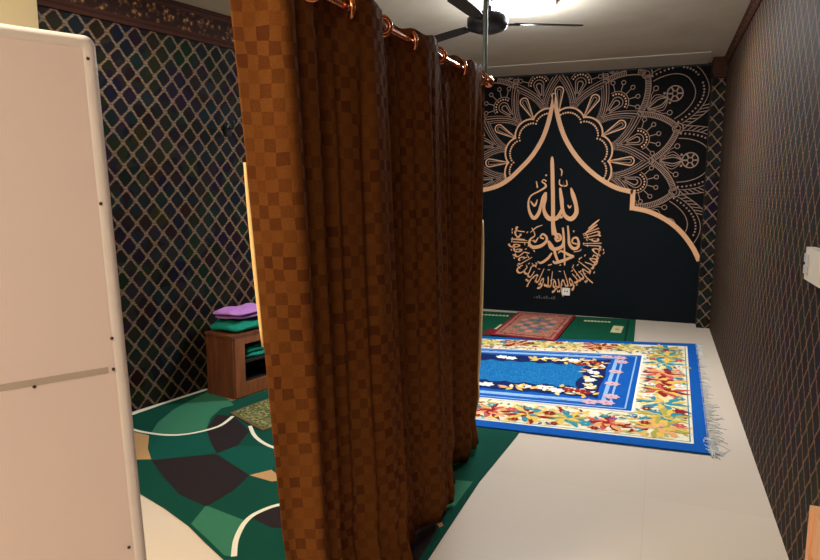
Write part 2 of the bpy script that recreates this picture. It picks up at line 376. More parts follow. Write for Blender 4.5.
MC = (-1.172, 1.83)
ym = YM-.0012
md = MB()
def P(r, th): return (MC[0]+r*cos(th), MC[1]+r*sin(th))
def local(th0, r, t):  # r radial, t tangential offset in metres
    return (MC[0]+r*cos(th0)-t*sin(th0), MC[1]+r*sin(th0)+t*cos(th0))
W = .0112
D30 = pi/6
# scalloped disc outline with dotted inner row
def scal(th, off=0): return .575+.075*abs(sin(3*th*2/2*1.0))**.7+off if False else .572+.078*abs(sin(6*th))**.75*1.0+off
sc_ = MB()
for ringoff, w in ((0, .018),):
    ribbon(sc_, [P(.572+.07*abs(sin(6*2*pi*k/720*.5*2/2))**.7 if False else .578+.06*abs(sin(6*(2*pi*k/720)))**.7, 2*pi*k/720) for k in range(720)], w, GOLD, ym-.0006, True)
for k in range(132):
    th = 2*pi*k/132
    disc(sc_, P(.52+.06*abs(sin(6*th))**.7, th), .0115, GOLD, ym-.0006, 6)
def petal(th0, ra, rb, hw, w, mat=GOLD2, n=26, belly=.42, off=0):
    pts = []
    for s in (1, -1):
        side = []
        for k in range(n+1):
            t = k/n
            rr = ra+(rb-ra)*t
            ww = hw*(sin(pi*t**(.75))**.9 if t < 1 else 0)
            ww = hw*((t/belly)**.55 if t < belly else (1-((t-belly)/(1-belly))**1.75))
            ww = max(0, ww-off)
            side.append(local(th0, rr, s*ww))
        ribbon(md, side, w, mat, ym)
        pts.append(side)
    return pts
def tear(th0, r0_, r1_, hw, w, mat=GOLD2):
    pts = []
    n = 22
    L = r1_-r0_
    for k in range(n+1):
        a = pi*k/n                                   # round end outward, point inward
        pts.append(local(th0, r1_-hw+hw*cos(pi/2-a+0) if False else r1_-hw+hw*sin(a) if 0 < a < pi else r1_-hw, hw*cos(a)))
    ribbon(md, [local(th0, r0_, .006)]+pts+[local(th0, r0_, -.006)], w, mat, ym)
for k in range(12):
    th = k*D30
    # first ring of pointed petals
    petal(th, .54, 1.035, .178, W*1.0, belly=.22)
    petal(th, .54, 1.01, .178, W*.6, off=.02, belly=.22)
    petal(th, .54, 1.06, .178, W*.55, off=-.02, belly=.22)
    sides = petal(th, .54, .99, .178, W*.6, off=.036, belly=.22)
    for sd in sides:
        for i in range(5, len(sd)-2):
            c = local(th, 0, 0)
            r = hypot(sd[i][0]-MC[0], sd[i][1]-MC[1])
            # tick toward the petal axis
            ax = local(th, r, 0); q = (sd[i][0]+(ax[0]-sd[i][0])*.14, sd[i][1]+(ax[1]-sd[i][1])*.14)
            ribbon(md, [sd[i], q], .007, GOLD2, ym)
    tear(th, .60, .865, .048, W*1.1, GOLD)
    tear(th, .62, .835, .022, W*.7, GOLD2)
    # second ring, between the petals
    t2 = th+D30/2
    c = P(1.352, t2)
    for s in (1, -1):
        base = P(1.035, t2+s*D30/2)
        # ladder band bulging outward from petal tip to roundel
        mid = local(t2, 1.24, s*.20)
        inner, outer = [], []
        for j in range(25):
            t = j/24
            x = (1-t)**2*base[0]+2*t*(1-t)*mid[0]+t*t*c[0]; z = (1-t)**2*base[1]+2*t*(1-t)*mid[1]+t*t*c[1]
            ex = 2*(1-t)*(mid[0]-base[0])+2*t*(c[0]-mid[0]); ez = 2*(1-t)*(mid[1]-base[1])+2*t*(c[1]-mid[1]); dx, dz = -ez*s, ex*s; l = hypot(dx, dz)
            wd = .026
            inner.append((x+dx/l*wd, z+dz/l*wd)); outer.append((x-dx/l*wd, z-dz/l*wd))
        ribbon(md, inner, W*.9, GOLD2, ym); ribbon(md, outer, W*.9, GOLD2, ym)
        for j in range(1, 24): ribbon(md, [inner[j], outer[j]], .0085, GOLD2, ym)
    ribbon(md, circ(c, .055), W, GOLD2, ym, True); ribbon(md, circ(c, .026, 14), W*.9, GOLD2, ym, True)
    tear(t2, .80, .945, .032, W, GOLD2); tear(t2, .74, .985, .06, W*.8, GOLD2)
    for j in range(9):
        a = (j-4)*.33; disc(md, local(t2, .925+.095*cos(a), .095*sin(a)), .010, GOLD, ym, 6)
    ribbon(md, [local(t2, .925+.122*cos(a*.1-1.4), .122*sin(a*.1-1.4)) for a in range(29)], W*.7, GOLD2, ym)
    for j in range(5):
        a = (j-2)*.52; p1 = local(t2, .925+.125*cos(a), .125*sin(a)); p2 = local(t2, .925+.2*cos(a), .2*sin(a)); p3 = local(t2, .925+.225*cos(a), .225*sin(a))
        ribbon(md, [p1, p2], .008, GOLD2, ym); ribbon(md, circ(p3, .022, 12), W*.7, GOLD2, ym, True)
    # third ring: big petals carrying a roundel
    f0 = P(1.45, th)
    ribbon(md, circ(f0, .082), W*1.1, GOLD2, ym, True); ribbon(md, circ(f0, .028, 14), W*.8, GOLD2, ym, True)
    for j in range(6): ribbon(md, [(f0[0]+.032*cos(j*pi/3), f0[1]+.032*sin(j*pi/3)), (f0[0]+.078*cos(j*pi/3), f0[1]+.078*sin(j*pi/3))], .016, GOLD2, ym)
    for hw, w in ((.035, W*.9), (.062, W*.7), (.095, W*.6)): petal(th, 1.16-hw*.3, 1.36+hw*.1, hw, w, belly=.55)
    for s in (1, -1):
        ribbon(md, circ(local(th, 1.31, s*.155), .026, 12), W*.7, GOLD2, ym, True)
        disc(md, local(th, 1.36, s*.06), .014, GOLD2, ym, 6)
        ribbon(md, [local(th, 1.17, s*.02), local(th, 1.24, s*.12), local(th, 1.29, s*.15)], W*.6, GOLD2, ym)
        # outer contours: solid, dotted, webbed
        ribbon(md, [local(th, 1.32+.33*sin(t*pi/2/14), s*.24*cos(t*pi/2/14)**.8) for t in range(15)], W*.7, GOLD2, ym)
        for t in range(14):
            a = t*pi/2/14; disc(md, local(th, 1.34+.40*sin(a), s*.29*cos(a)**.8), .011, GOLD2, ym, 6)
        ribbon(md, [local(th, 1.35+.44*sin(t*pi/2/14), s*.325*cos(t*pi/2/14)**.8) for t in range(15)], W*.6, GOLD2, ym)
        for t in range(12):
            a = t*pi/2/14
            ribbon(md, [local(th, 1.35+.44*sin(a), s*.325*cos(a)**.8), local(th, 1.40+.56*sin(a), s*.372*cos(a)**.8)], W*.7, GOLD2, ym)
        ribbon(md, [local(th, 1.40+.56*sin(t*pi/2/14), s*.372*cos(t*pi/2/14)**.8) for t in range(15)], W*.7, GOLD2, ym)
child_of(md.build('mandala_petals'), mural); child_of(sc_.build('mandala_scallop'), mural)
# blue-black disc inside the scallop, then the arch field
dm = MB()
dm.face([(MC[0]+(.572+.06*abs(sin(6*t))**.7)*cos(t), YM-.0015, MC[1]+(.572+.06*abs(sin(6*t))**.7)*sin(t)) for t in [-2*pi*k/240 for k in range(240)]], NAVY)
for x0 in (0,):   # dark ground shading discs in the petals
    for k in range(12):
        th = k*D30; pts = []
        for s in (1, -1):
            for j in range(20):
                t = j/19 if s == 1 else 1-j/19
                ww = .15*((t/.42)**.55 if t < .42 else (1-((t-.42)/.58)**1.6))
                p = local(th, .62+.37*t, s*ww); pts.append((p[0], YM-.0005, min(p[1], 2.82)))
        dm.face(list(reversed(pts)), NAVY)
child_of(dm.build('mandala_ground'), mural)
AR = [p for p in ARC_R if p[0] < .44]; AR.append((.434, .72))
AL = list(ARC_L)
CX = -1.233
mirr = [(2*CX-x, z) for x, z in ARC_R[8:]]
AL = AL[:-1]+[p for p in mirr if p[0] > -2.86]
am = MB()
poly = list(reversed(AR))+AL[1:]+[(-2.85, .60), (-2.85, .002), (.434, .002)]
am.face([(x, YM-.0025, z) for x, z in reversed(poly)], NAVY)
child_of(am.build('arch_field'), mural)
ab = MB()
i0 = 8
def seg(A, w0=.052):
    a = catmull(A[:9], 5); ribbon(ab, a, [w0*(.55+.45*min(1, i/8)) for i in range(len(a))], GOLD, YM-.0034)
    if len(A) > 9:
        x, z = A[8]; x2, z2 = A[9]
        s = 1 if x > CX else -1
        ab.face([(x-.026, YM-.0034, z2-.026), (x+.026, YM-.0034, z2-.026), (x+.026, YM-.0034, z+.026), (x-.026, YM-.0034, z+.026)], GOLD)
        b = catmull(A[9:], 5); ribbon(ab, b, w0, GOLD, YM-.0035)
seg(AR); seg(AL)
disc(ab, (CX, 2.60), .03, GOLD, YM-.0033, 12)
child_of(ab.build('arch_outline'), mural)

cm = MB(); yc = YM-.0038
for si, S in enumerate(CALLI):
    p = catmull(S, 7) if len(S) > 2 else S
    ribbon(cm, [(a[0], a[1]) for a in p], [a[2]*.97 for a in p], GOLD, yc-.00002*si)
    if len(S) <= 2:
        pass
child_of(cm.build('central_calligraphy'), mural)

# ring of verse text, set with the bundled Arabic letter forms
FORMS = {  # isolated, final, initial, medial
 0x627:(0xFE8D,0xFE8E,None,None),0x628:(0xFE8F,0xFE90,0xFE91,0xFE92),0x62D:(0xFEA1,0xFEA2,0xFEA3,0xFEA4),0x62F:(0xFEA9,0xFEAA,None,None),
 0x635:(0xFEB9,0xFEBA,0xFEBB,0xFEBC),0x641:(0xFED1,0xFED2,0xFED3,0xFED4),0x643:(0xFED9,0xFEDA,0xFEDB,0xFEDC),0x644:(0xFEDD,0xFEDE,0xFEDF,0xFEE0),
 0x645:(0xFEE1,0xFEE2,0xFEE3,0xFEE4),0x646:(0xFEE5,0xFEE6,0xFEE7,0xFEE8),0x647:(0xFEE9,0xFEEA,0xFEEB,0xFEEC),0x648:(0xFEED,0xFEEE,None,None),
 0x64A:(0xFEF1,0xFEF2,0xFEF3,0xFEF4),0x623:(0xFE83,0xFE84,None,None)}
def shape(word):
    out = []; prev = False
    for i, ch in enumerate(word):
        F = FORMS.get(ord(ch))
        if not F: out.append(ch); prev = False; continue
        nxt = i+1 < len(word) and ord(word[i+1]) in FORMS
        joins_next = F[2] is not None and nxt
        code = F[3] if prev and joins_next else F[1] if prev else F[2] if joins_next else F[0]
        out.append(chr(code)); prev = F[2] is not None
    return ''.join(reversed(out))
VERSE = '\u0627\u0644\u0644\u0647 \u0627\u0644\u0635\u0645\u062f \u0644\u0645 \u064a\u0644\u062f \u0648\u0644\u0645 \u064a\u0648\u0644\u062f \u0648\u0644\u0645 \u064a\u0643\u0646 \u0644\u0647 \u0643\u0641\u0648\u0627 \u0623\u062d\u062f'
line = ' '.join(shape(w) for w in reversed(VERSE.split(' ')))
tc = bpy.data.curves.new('verse', 'FONT'); tc.body = line.replace(' ', ''); tc.offset = .006; tc.resolution_u = 3
to = bpy.data.objects.new('verse', tc); COL.objects.link(to); bpy.context.view_layer.update()
tm = to.evaluated_get(bpy.context.evaluated_depsgraph_get()).to_mesh()
vx = [v.co.x for v in tm.vertices]; x0, x1 = min(vx), max(vx)
RC = (-1.150, .862); RB = .525; TH0, TH1 = radians(158), radians(382)
tv = []
hs = .27
for v in tm.vertices:
    th = TH0+(TH1-TH0)*(v.co.x-x0)/(x1-x0); r = RB-v.co.y*hs
    tv.append((RC[0]+r*cos(th), yc, RC[1]+r*sin(th)*1.03))
ring = MB(); 
for p in tm.polygons: ring.face([tv[i] for i in p.vertices][::1], GOLD)
bpy.data.objects.remove(to, do_unlink=True)
# vowel marks scattered along both edges of the ring
rr = random.Random(3)
for k in range(60):
    th = TH0+(TH1-TH0)*(k+.5)/60; r = rr.choice((.33, .37, .45, .535, .56))+rr.uniform(-.01, .01)
    c = (RC[0]+r*cos(th), RC[1]+r*sin(th)); a = th+rr.uniform(-.5, .5)+pi/2
    ribbon(ring, [(c[0]-.014*cos(a), c[1]-.014*sin(a)), c, (c[0]+.016*cos(a), c[1]+.016*sin(a))], [.005, .014, .005], GOLD, yc-.0004)
for (xa, za, xb, zb) in ((-1.70, .90, -1.53, .90), (-.78, 1.05, -.66, 1.16), (-.80, 1.01, -.68, 1.10)):
    ribbon(ring, [(xa, za), ((xa+xb)/2, (za+zb)/2), (xb, zb)], [.012, .022, .012], GOLD, yc-.0005)
child_of(ring.build('verse_ring'), mural)
fm = MB(); GREY = plain('grey print', srgb(84, 84, 88), .6)
for k in range(9):
    x = -1.40+k*.03; 
    fm.face([(x, yc, .182), (x+.019, yc, .182), (x+.019, yc, .182+.012+.012*(k % 3)), (x, yc, .182+.012+.012*(k % 3))], GREY)
child_of(fm.build('small_print'), mural)

# white socket under the ring
so = empty('wall_socket', 'small white square socket low on the black mural wall', 'socket', (-1.01, YB-.004, .285))
b = MB(); b.box(-1.055, -.965, YB-.02, YB-.0045, .24, .33, WHITEP); child_of(b.build('face_plate', bevel=.004), so)
b = MB()
for x in (-1.024, -.996): b.box(x-.006, x+.006, YB-.0215, YB-.0195, .281, .299, BLACKP)
child_of(b.build('pin_hole'), so)

# switch box on the right wall
sw = empty('switch_box', 'white plastic switch box on the right trellis-papered wall', 'switch', (XR, 2.78, 1.21))
b = MB(); b.box(XR-.032, XR-.0005, 2.60, 2.86, 1.16, 1.285, WHITEP); child_of(b.build('housing', bevel=.006), sw)
SWG = plain('grey switch plastic', srgb(190, 195, 205), .4)
for z in (1.20, 1.245):
    b = MB(); b.box(XR-.040, XR-.0325, 2.80, 2.845, z-.016, z+.016, SWG); child_of(b.build('rocker', bevel=.003), sw)
# light wooden board leaning at the lower right
WOODL = wood_mat('light orange pine', srgb(226, 160, 110), srgb(240, 182, 132))
wb = empty('wooden_crate', 'light orange wooden crate on the floor at the foot of the right wall', 'crate', (XR-.03, 2.15, 0))
b = MB()
for y in (1.83, 2.34): b.box(XR-.05, XR-.003, y-.02, y+.02, 0.001, .46, WOODL)
for z in (.03, .17, .31, .43): b.box(XR-.045, XR-.006, 1.85, 2.32, z-.0, z+.12 if z < .4 else .46, WOODL)
child_of(b.build('slat_frame', bevel=.003), wb)

# black hook on the left wall
hx, hy, hz = lwx(4.1)+.003, 4.1, 1.95
hk = empty('wall_hook', 'small black hook with a bright screw on the left trellis-papered wall', 'hook', (hx, hy, hz))
b = MB(); b.box(hx, hx+.018, hy-.03, hy+.03, hz-.05, hz+.03, BLACKP); child_of(b.build('back_plate', bevel=.003), hk)
b = MB(); b.tube([(hx+.018, hy, hz+.01), (hx+.05, hy, hz+.0), (hx+.065, hy, hz+.035), (hx+.06, hy, hz+.06)], .008, BLACKP); child_of(b.build('hook_arm'), hk)
b = MB(); b.lathe([(0, .004), (.007, .002), (.008, 0)], plain('bright steel', srgb(230,230,235), .2, .8), n=12)
o = b.build('screw'); o.parent = hk; o.location = (.019, -.012, .018); o.rotation_euler = (0, pi/2, 0)
# ------------------------------------------------------------------ rugs
def flat(mb, pts, mat, z):
    """one patch of pile; orientation forced upward"""
    A = sum(pts[i][0]*pts[(i+1) % len(pts)][1]-pts[(i+1) % len(pts)][0]*pts[i][1] for i in range(len(pts)))
    if A < 0: pts = list(reversed(pts))
    mb.face([(x, y, z) for x, y in pts], mat)
def hrib(mb, pts, w, mat, z):
    n = len(pts)
    L = []
    for i in range(n):
        a, b = pts[max(i-1,0)], pts[min(i+1,n-1)]
        dx, dy = b[0]-a[0], b[1]-a[1]; l = hypot(dx, dy) or 1
        L.append(((pts[i][0]-dy/l*w/2, pts[i][1]+dx/l*w/2), (pts[i][0]+dy/l*w/2, pts[i][1]-dx/l*w/2)))
    for i in range(n-1): flat(mb, [L[i][0], L[i][1], L[i+1][1], L[i+1][0]], mat, z)
G0 = woven('dark green pile', srgb(6, 66, 52)); G1 = woven('mid green pile', srgb(8, 76, 64))
G2 = woven('light green pile', srgb(52, 112, 84)); DK = woven('aubergine black pile', srgb(38, 30, 32))
TAN = woven('tan pile', srgb(182, 142, 96)); IV = woven('ivory pile', srgb(226, 222, 200), .1)
gr = empty('green_carpet', 'large dark green carpet with curved ivory lines and black and tan patches under the curtain', 'carpet', (-1.9, 3, 0))
out = [(-3.20, 2.62), (-2.9, 2.50), (-2.6, 2.41), (-2.33, 2.31), (-2.12, 2.24), (-1.9, 2.15), (-1.75, 2.07), (-1.59, 1.99), (-1.35, 1.93), (-1.1, 1.90), (-.83, 1.90),
       (-.81, 2.32), (-.80, 3.05), (-.75, 3.73), (-.74, 3.95), (-1.5, 4.2), (-2.62, 4.3), (-2.76, 3.69), (-3.12, 3.84), (-3.26, 3.12)]
b = MB(); b.prism(out, .0005, .005, G0); child_of(b.build('pile_base'), gr)
b = MB(); z1 = .0054; z2 = .0058; z3 = .0062
patches = [
 (G2, [(-2.87,2.96),(-2.96,3.11),(-3.04,3.35),(-3.07,3.61),(-3.08,3.80),(-2.86,3.71),(-2.71,3.57),(-2.75,3.49),(-2.7,3.31),(-2.59,3.13),(-2.71,2.98)]),
 (TAN, [(-3.10,2.96),(-2.98,2.93),(-2.85,2.92),(-2.71,2.76),(-2.58,2.65),(-2.66,2.61),(-2.9,2.72)]),
 (G1, [(-2.84,2.92),(-2.69,2.99),(-2.57,3.11),(-2.43,2.97),(-2.3,2.85),(-2.57,2.64),(-2.71,2.76)]),
 (DK, [(-2.7,3.37),(-2.58,3.39),(-2.32,3.21),(-2.25,2.99),(-2.29,2.85),(-2.43,2.97),(-2.59,3.13)]),
 (DK, [(-2.57,2.64),(-2.29,2.84),(-1.95,2.68),(-1.92,2.5),(-1.94,2.32),(-2.14,2.37),(-2.38,2.51)]),
 (G1, [(-2.25,2.99),(-2.29,2.85),(-1.95,2.68),(-1.88,2.78),(-1.9,3.0),(-2.07,3.04)]),
 (TAN, [(-1.95,2.68),(-1.88,2.78),(-1.75,2.70),(-1.8,2.66)]),
 (G2, [(-1.95,2.33),(-1.8,2.3),(-1.70,2.28),(-1.64,2.13),(-1.56,2.02),(-1.60,2.01),(-1.75,2.09),(-1.9,2.165)]),
 (DK, [(-1.68,2.31),(-1.65,2.44),(-1.5,2.45),(-1.45,2.3),(-1.54,2.27)]),
 (G2, [(-.96,3.02),(-.83,3.04),(-.84,2.76),(-.93,2.62)]),
 (TAN, [(-.91,2.62),(-.885,2.64),(-.835,2.57),(-.845,2.545)]),
 (DK, [(-1.05,2.55),(-.90,2.60),(-.85,2.52),(-.84,2.2),(-1.0,2.1)]),
 (DK, [(-1.6,3.5),(-1.2,3.6),(-1.1,3.2),(-1.5,3.1)]),
]
for m, p in patches: flat(b, p, m, z1)
for p in ([(-3.18,3.02),(-3.02,2.96),(-2.86,2.95),(-2.71,2.98),(-2.61,3.07),(-2.55,3.21),(-2.58,3.39)],
          [(-1.50,2.52),(-1.62,2.47),(-1.68,2.36),(-1.68,2.26),(-1.63,2.13),(-1.56,2.02)],
          [(-2.37,3.28),(-2.23,3.14),(-2.07,3.05),(-1.9,3.02)]):
    hrib(b, catmull(p, 6), .024, IV, z2)
hrib(b, [(-3.245,3.06),(-3.20,3.4),(-3.12,3.80)], .035, IV, z3)
hrib(b, catmull([(-3.12,3.81),(-2.98,3.745),(-2.86,3.70),(-2.775,3.66)], 5), .035, TAN, z3)
child_of(b.build('pile_pattern'), gr)

# deep green rug at the far wall
bg = empty('green_rug', 'plain green rug along the far wall partly under the blue carpet', 'rug', (-1.2, 7.2, 0))
GB = woven('bottle green pile', srgb(8, 78, 54)); CRM = woven('cream motif pile', srgb(205, 200, 150), .15)
b = MB(); b.prism([(-2.35, 5.9), (-.17, 6.3), (-.20, 7.80), (-2.35, 7.62)], .0005, .004, GB); child_of(b.build('pile_base'), bg)
b = MB()
def q4(x0, y0, x1, y1, x2, y2, x3, y3, m, z=.0044): flat(b, [(x0,y0),(x1,y1),(x2,y2),(x3,y3)], m, z)
for xs, xe, y in ((-1.96, -1.62, 7.42), (-.76, -.46, 7.50)):
    n = 8
    for k in range(n):
        x = xs+(xe-xs)*k/n; yy = y+.035*k/n
        q4(x, yy-.03, x+.032, yy-.03, x+.034, yy+.035, x+.006, yy+.05, CRM)
q4(-1.62, 6.50, -1.50, 6.50, -1.50, 6.95, -1.61, 6.95, CRM); q4(-.43, 6.98, -.32, 6.98, -.31, 7.35, -.42, 7.35, CRM)
DG = woven('black green edge', srgb(5, 44, 34)); hrib(b, [(-.26, 6.4), (-.275, 7.70)], .02, DG, .0044)
q4(-1.58, 6.68, -1.54, 6.68, -1.54, 6.78, -1.58, 6.78, TAN, .0047); q4(-.39, 7.12, -.35, 7.12, -.35, 7.2, -.39, 7.2, TAN, .0047)
child_of(b.build('pile_pattern'), bg)

# the blue carpet
BL = woven('royal blue pile', srgb(10, 84, 168)); BL2 = speckle('speckled azure pile', [(.4, srgb(8, 84, 150)), (.56, srgb(20, 108, 166)), (.78, srgb(90, 170, 200))], 90)
NV = woven('navy pile', srgb(14, 32, 84)); LB = woven('pale blue line pile', srgb(140, 180, 225), .1)
BGC = woven('cream pile', srgb(236, 226, 196), .08); 
RD = woven('maroon pile', srgb(140, 32, 30)); YL = woven('golden pile', srgb(226, 188, 88)); TL = woven('teal pile', srgb(50, 140, 158))
OR = woven('apricot pile', srgb(232, 166, 110)); WH = woven('white pile', srgb(240, 236, 225), .06); OL = woven('olive pile', srgb(172, 164, 80))
PRS = woven('pale rose pile', srgb(206, 170, 180), .08); PU = woven('violet pile', srgb(94, 80, 130)); RS = woven('rose pile', srgb(196, 84, 78)); LY = woven('straw pile', srgb(238, 218, 150))
bc = empty('blue_carpet', 'royal blue carpet with a multicoloured floral border and fringed right end', 'carpet', (-.8, 5.2, 0))
def RP(a, v):
    N = (.34-a*.998, 3.865-.05*a); F = (.40-a*1.03, 6.72-.235*a)
    return (N[0]*(1-v)+F[0]*v, N[1]*(1-v)+F[1]*v)
AM = 2.42
def band(mb, a0, v0, a1, v1, m, z): flat(mb, [RP(a0, v0), RP(a1, v0), RP(a1, v1), RP(a0, v1)], m, z)
b = MB(); b.prism(list(reversed([RP(0,0), RP(AM,0), RP(AM,1), RP(0,1)])), .0052, .0135, BL); child_of(b.build('pile_base'), bc)
b = MB(); Z = [.0135+.0004*k for k in range(1, 7)]+[.0135+.0004*k+.0012 for k in range(7, 12)]
LC = [0]
AB, VB = .085, .042
band(b, AB, VB, AM-.1, 1-VB*1.1, BGC, Z[0])
hrib(b, [RP(AB+.02, VB+.01), RP(AB+.02, 1-VB-.012)], .008, TL, Z[1])
hrib(b, [RP(AB+.02, VB+.01), RP(AM-.1, VB+.01)], .008, TL, Z[1])
rg = random.Random(11)
def leaf(mb, c, ang, L, w, m, z, bend=0):
    """pointed leaf in metric rug coordinates (x,y)"""
    pts = []; LC[0] += 1; z += (LC[0] % 300)*4e-6
    for s in (1, -1):
        for k in range(5):
            t = k/4 if s == 1 else 1-k/4
            ww = w*sin(pi*min(1, t**.8))*.5; bx = bend*L*t*t
            x, y = L*t, s*ww+bx
            pts.append((c[0]+x*cos(ang)-y*sin(ang), c[1]+x*sin(ang)+y*cos(ang)))
    flat(mb, pts, m, z)
def spray(c, R, cols, z, n=11, a0=0, arc=2*pi, core=None):
    for ring_i, (rr, ll) in enumerate(((.30, .75), (.05, .5))):
        for k in range(n):
            a = a0+arc*(k+.5*ring_i)/n+rg.uniform(-.18, .18)
            leaf(b, (c[0]+cos(a)*R*rr, c[1]+sin(a)*R*rr), a+rg.uniform(-.35, .35), R*ll*rg.uniform(.75, 1.15), R*.27, cols[(k+ring_i) % len(cols)], z+.0003*ring_i, rg.uniform(-.3, .3))
    if core:
        flat(b, [(c[0]+R*.16*cos(t*pi/5), c[1]+R*.16*sin(t*pi/5)) for t in range(10)], core, z+.0008)
def flower(c, R, m1, m2, z, n=6):
    for k in range(n): leaf(b, (c[0]+cos(2*pi*k/n)*R*.1, c[1]+sin(2*pi*k/n)*R*.1), 2*pi*k/n, R*.95, R*.75, m1, z)
    flat(b, [(c[0]+R*.3*cos(t*pi/4), c[1]+R*.3*sin(t*pi/4)) for t in range(8)], m2, z+.0003)
# dense floral border: small leaves everywhere first, then big sprays and blossoms
def inband(a, v): return (AB+.05 < a < .42 and VB+.02 < v < 1-VB-.03) or (a < AM-.15 and (VB+.02 < v < .19 or .815 < v < 1-VB-.03) and a > AB+.05)
allc = [RD, YL, TL, OR, OL, LY, RS, PU, TL, YL, RD]
cnt = 0
while cnt < 1300:
    a, v = rg.uniform(AB, AM), rg.uniform(0, 1)
    if not inband(a, v): continue
    cnt += 1
    zone = int(a*3.1+v*11) % 4
    cols = [[RD, OR, YL, LY], [TL, YL, OL, LY], [RD, OL, TL, OR], [LY, TL, PU, YL]][zone]
    leaf(b, RP(a, v), rg.uniform(0, 2*pi), rg.uniform(.04, .085), rg.uniform(.018, .03), rg.choice(cols), Z[2]+.0001*rg.randrange(4), rg.uniform(-.4, .4))
# right hand band
for v, cols, core in ((.50, [YL, OR, RD, OR], RD), (.41, [RD, RS, YL], YL), (.585, [RD, RS, OR], YL), (.30, [TL, YL, TL, LY], RD), (.70, [TL, LY, TL, YL], OL), (.20, [OL, TL, YL], YL), (.80, [YL, OL, TL], RD), (.12, [YL, OR, OL], TL), (.89, [TL, YL, OL], RD)):
    spray(RP(.27, v), .19, cols, Z[4], 12, core=core)
for v in (.46, .54, .25, .35, .66, .75, .15):
    for a in (.16, .37): flower(RP(a, v+rg.uniform(-.01, .01)), rg.uniform(.035, .05), rg.choice([RD, TL, WH, RS]), rg.choice([YL, RD, OR]), Z[6])
for i, a in enumerate([.60, .85, 1.1, 1.35, 1.6, 1.85, 2.1, 2.35]):
    c1_, c2_ = ([RD, OR, RS], [YL, OL, LY]) if i % 3 == 0 else (([TL, OL, YL], [RD, OR]) if i % 3 == 1 else ([RD, YL, TL], [LY, OL]))
    for v, cc in ((.115, c1_), (.9, c2_)):
        spray(RP(a, v), .16, cc, Z[4], 11, core=rg.choice([RD, YL, OR]))
        flower(RP(a+.12, v+rg.uniform(-.03, .03)), .045, rg.choice([RD, TL, RS]), rg.choice([YL, WH]), Z[6])
        flower(RP(a+.02, v+.045), .032, TL, LY, Z[6]); flower(RP(a+.06, v-.045), .03, RD, YL, Z[6])
# inner field
AI, VI = .445, .205
band(b, AI, VI, AM-.35, 1-VI, WH, Z[7]); band(b, AI+.018, VI+.008, AM-.36, 1-VI-.008, BL, Z[8])
def frame_lines(da, dv, w, m, z):
    a, v = AI+da, VI+dv
    hrib(b, [RP(a, v), RP(a, 1-v)], w, m, z); hrib(b, [RP(a, v), RP(AM-.4, v)], w*1.3, m, z); hrib(b, [RP(a, 1-v), RP(AM-.4, 1-v)], w*1.3, m, z)
frame_lines(.06, .022, .011, LB, Z[9])
frame_lines(.165, .05, .016, LB, Z[9]); frame_lines(.215, .062, .03, LB, Z[9])
NVa = AI+.255
# navy scalloped surround and azure field
def scalloped(a0, v0, amp, m, z, inset=0):
    pts = []; n = 22
    for k in range(n+1): t = k/n; pts.append(RP(a0+(AM-.45-a0)*t, v0+amp*abs(sin(t*pi*7))))
    right = [RP(a0+amp*1.4*abs(sin(t*pi*2/8)), v0+(1-2*v0)*t/8) for t in range(8, -1, -1)]
    top = [RP(a0+(AM-.45-a0)*(1-k/n), 1-v0-amp*abs(sin(k/n*pi*7))) for k in range(n+1)]
    flat(b, pts+top+right[1:-1], m, z)
scalloped(NVa, VI+.085, .012, NV, Z[9]+.0001)
scalloped(NVa+.16, VI+.155, .03, BL2, Z[9]+.0006)
zf = Z[9]+.0016
FC = [WH, LY, OR, BGC]
for s in (0, 1):
    def V(v): return v if s == 0 else 1-v
    for k in range(44):
        t = k/43; a = NVa+.04+t*.62; v = V(VI+.125+rg.uniform(-.028, .045)*(1.2-t))
        leaf(b, RP(a, v), rg.uniform(0, 6.3), .085, .036, rg.choice([LY, YL, WH, BGC, OR, YL]), zf)
    for a in (NVa+.10, NVa+.22, NVa+.14): flower(RP(a, V(VI+.13+rg.uniform(-.01, .03))), .055, RD, YL, zf+.0004)
    for a in (NVa+.30, 1.52, 1.60, 1.98, 2.05): flower(RP(a, V(VI+.125+rg.uniform(-.015, .01))), .058, WH, LY, zf+.0004)
    for k in range(14):
        t = k/13; v = V(VI+.14+t*.15); leaf(b, RP(NVa+.06+rg.uniform(0, .10), v), rg.uniform(0, 6.3), .08, .036, rg.choice([WH, LY, OR, YL]), zf)
    flower(RP(NVa+.10, V(.46)), .05, WH, RD, zf+.0004)
    # pale rose scrolls on the corner of the frame lines
    for (a, v) in ((AI+.19, VI+.055), (AI+.30, VI+.05), (AI+.17, VI+.11), (AI+.19, VI+.23)):
        flower(RP(a, V(v)), .062, PRS, RD, zf+.0002, 7)
    for a in (1.0, 1.7, 2.1): 
        for d in (-.05, 0, .05): flower(RP(a+d*1.5, V(VI+.055)), .03, LB, WH, zf+.0002, 5)
child_of(b.build('floral_pattern'), bc)
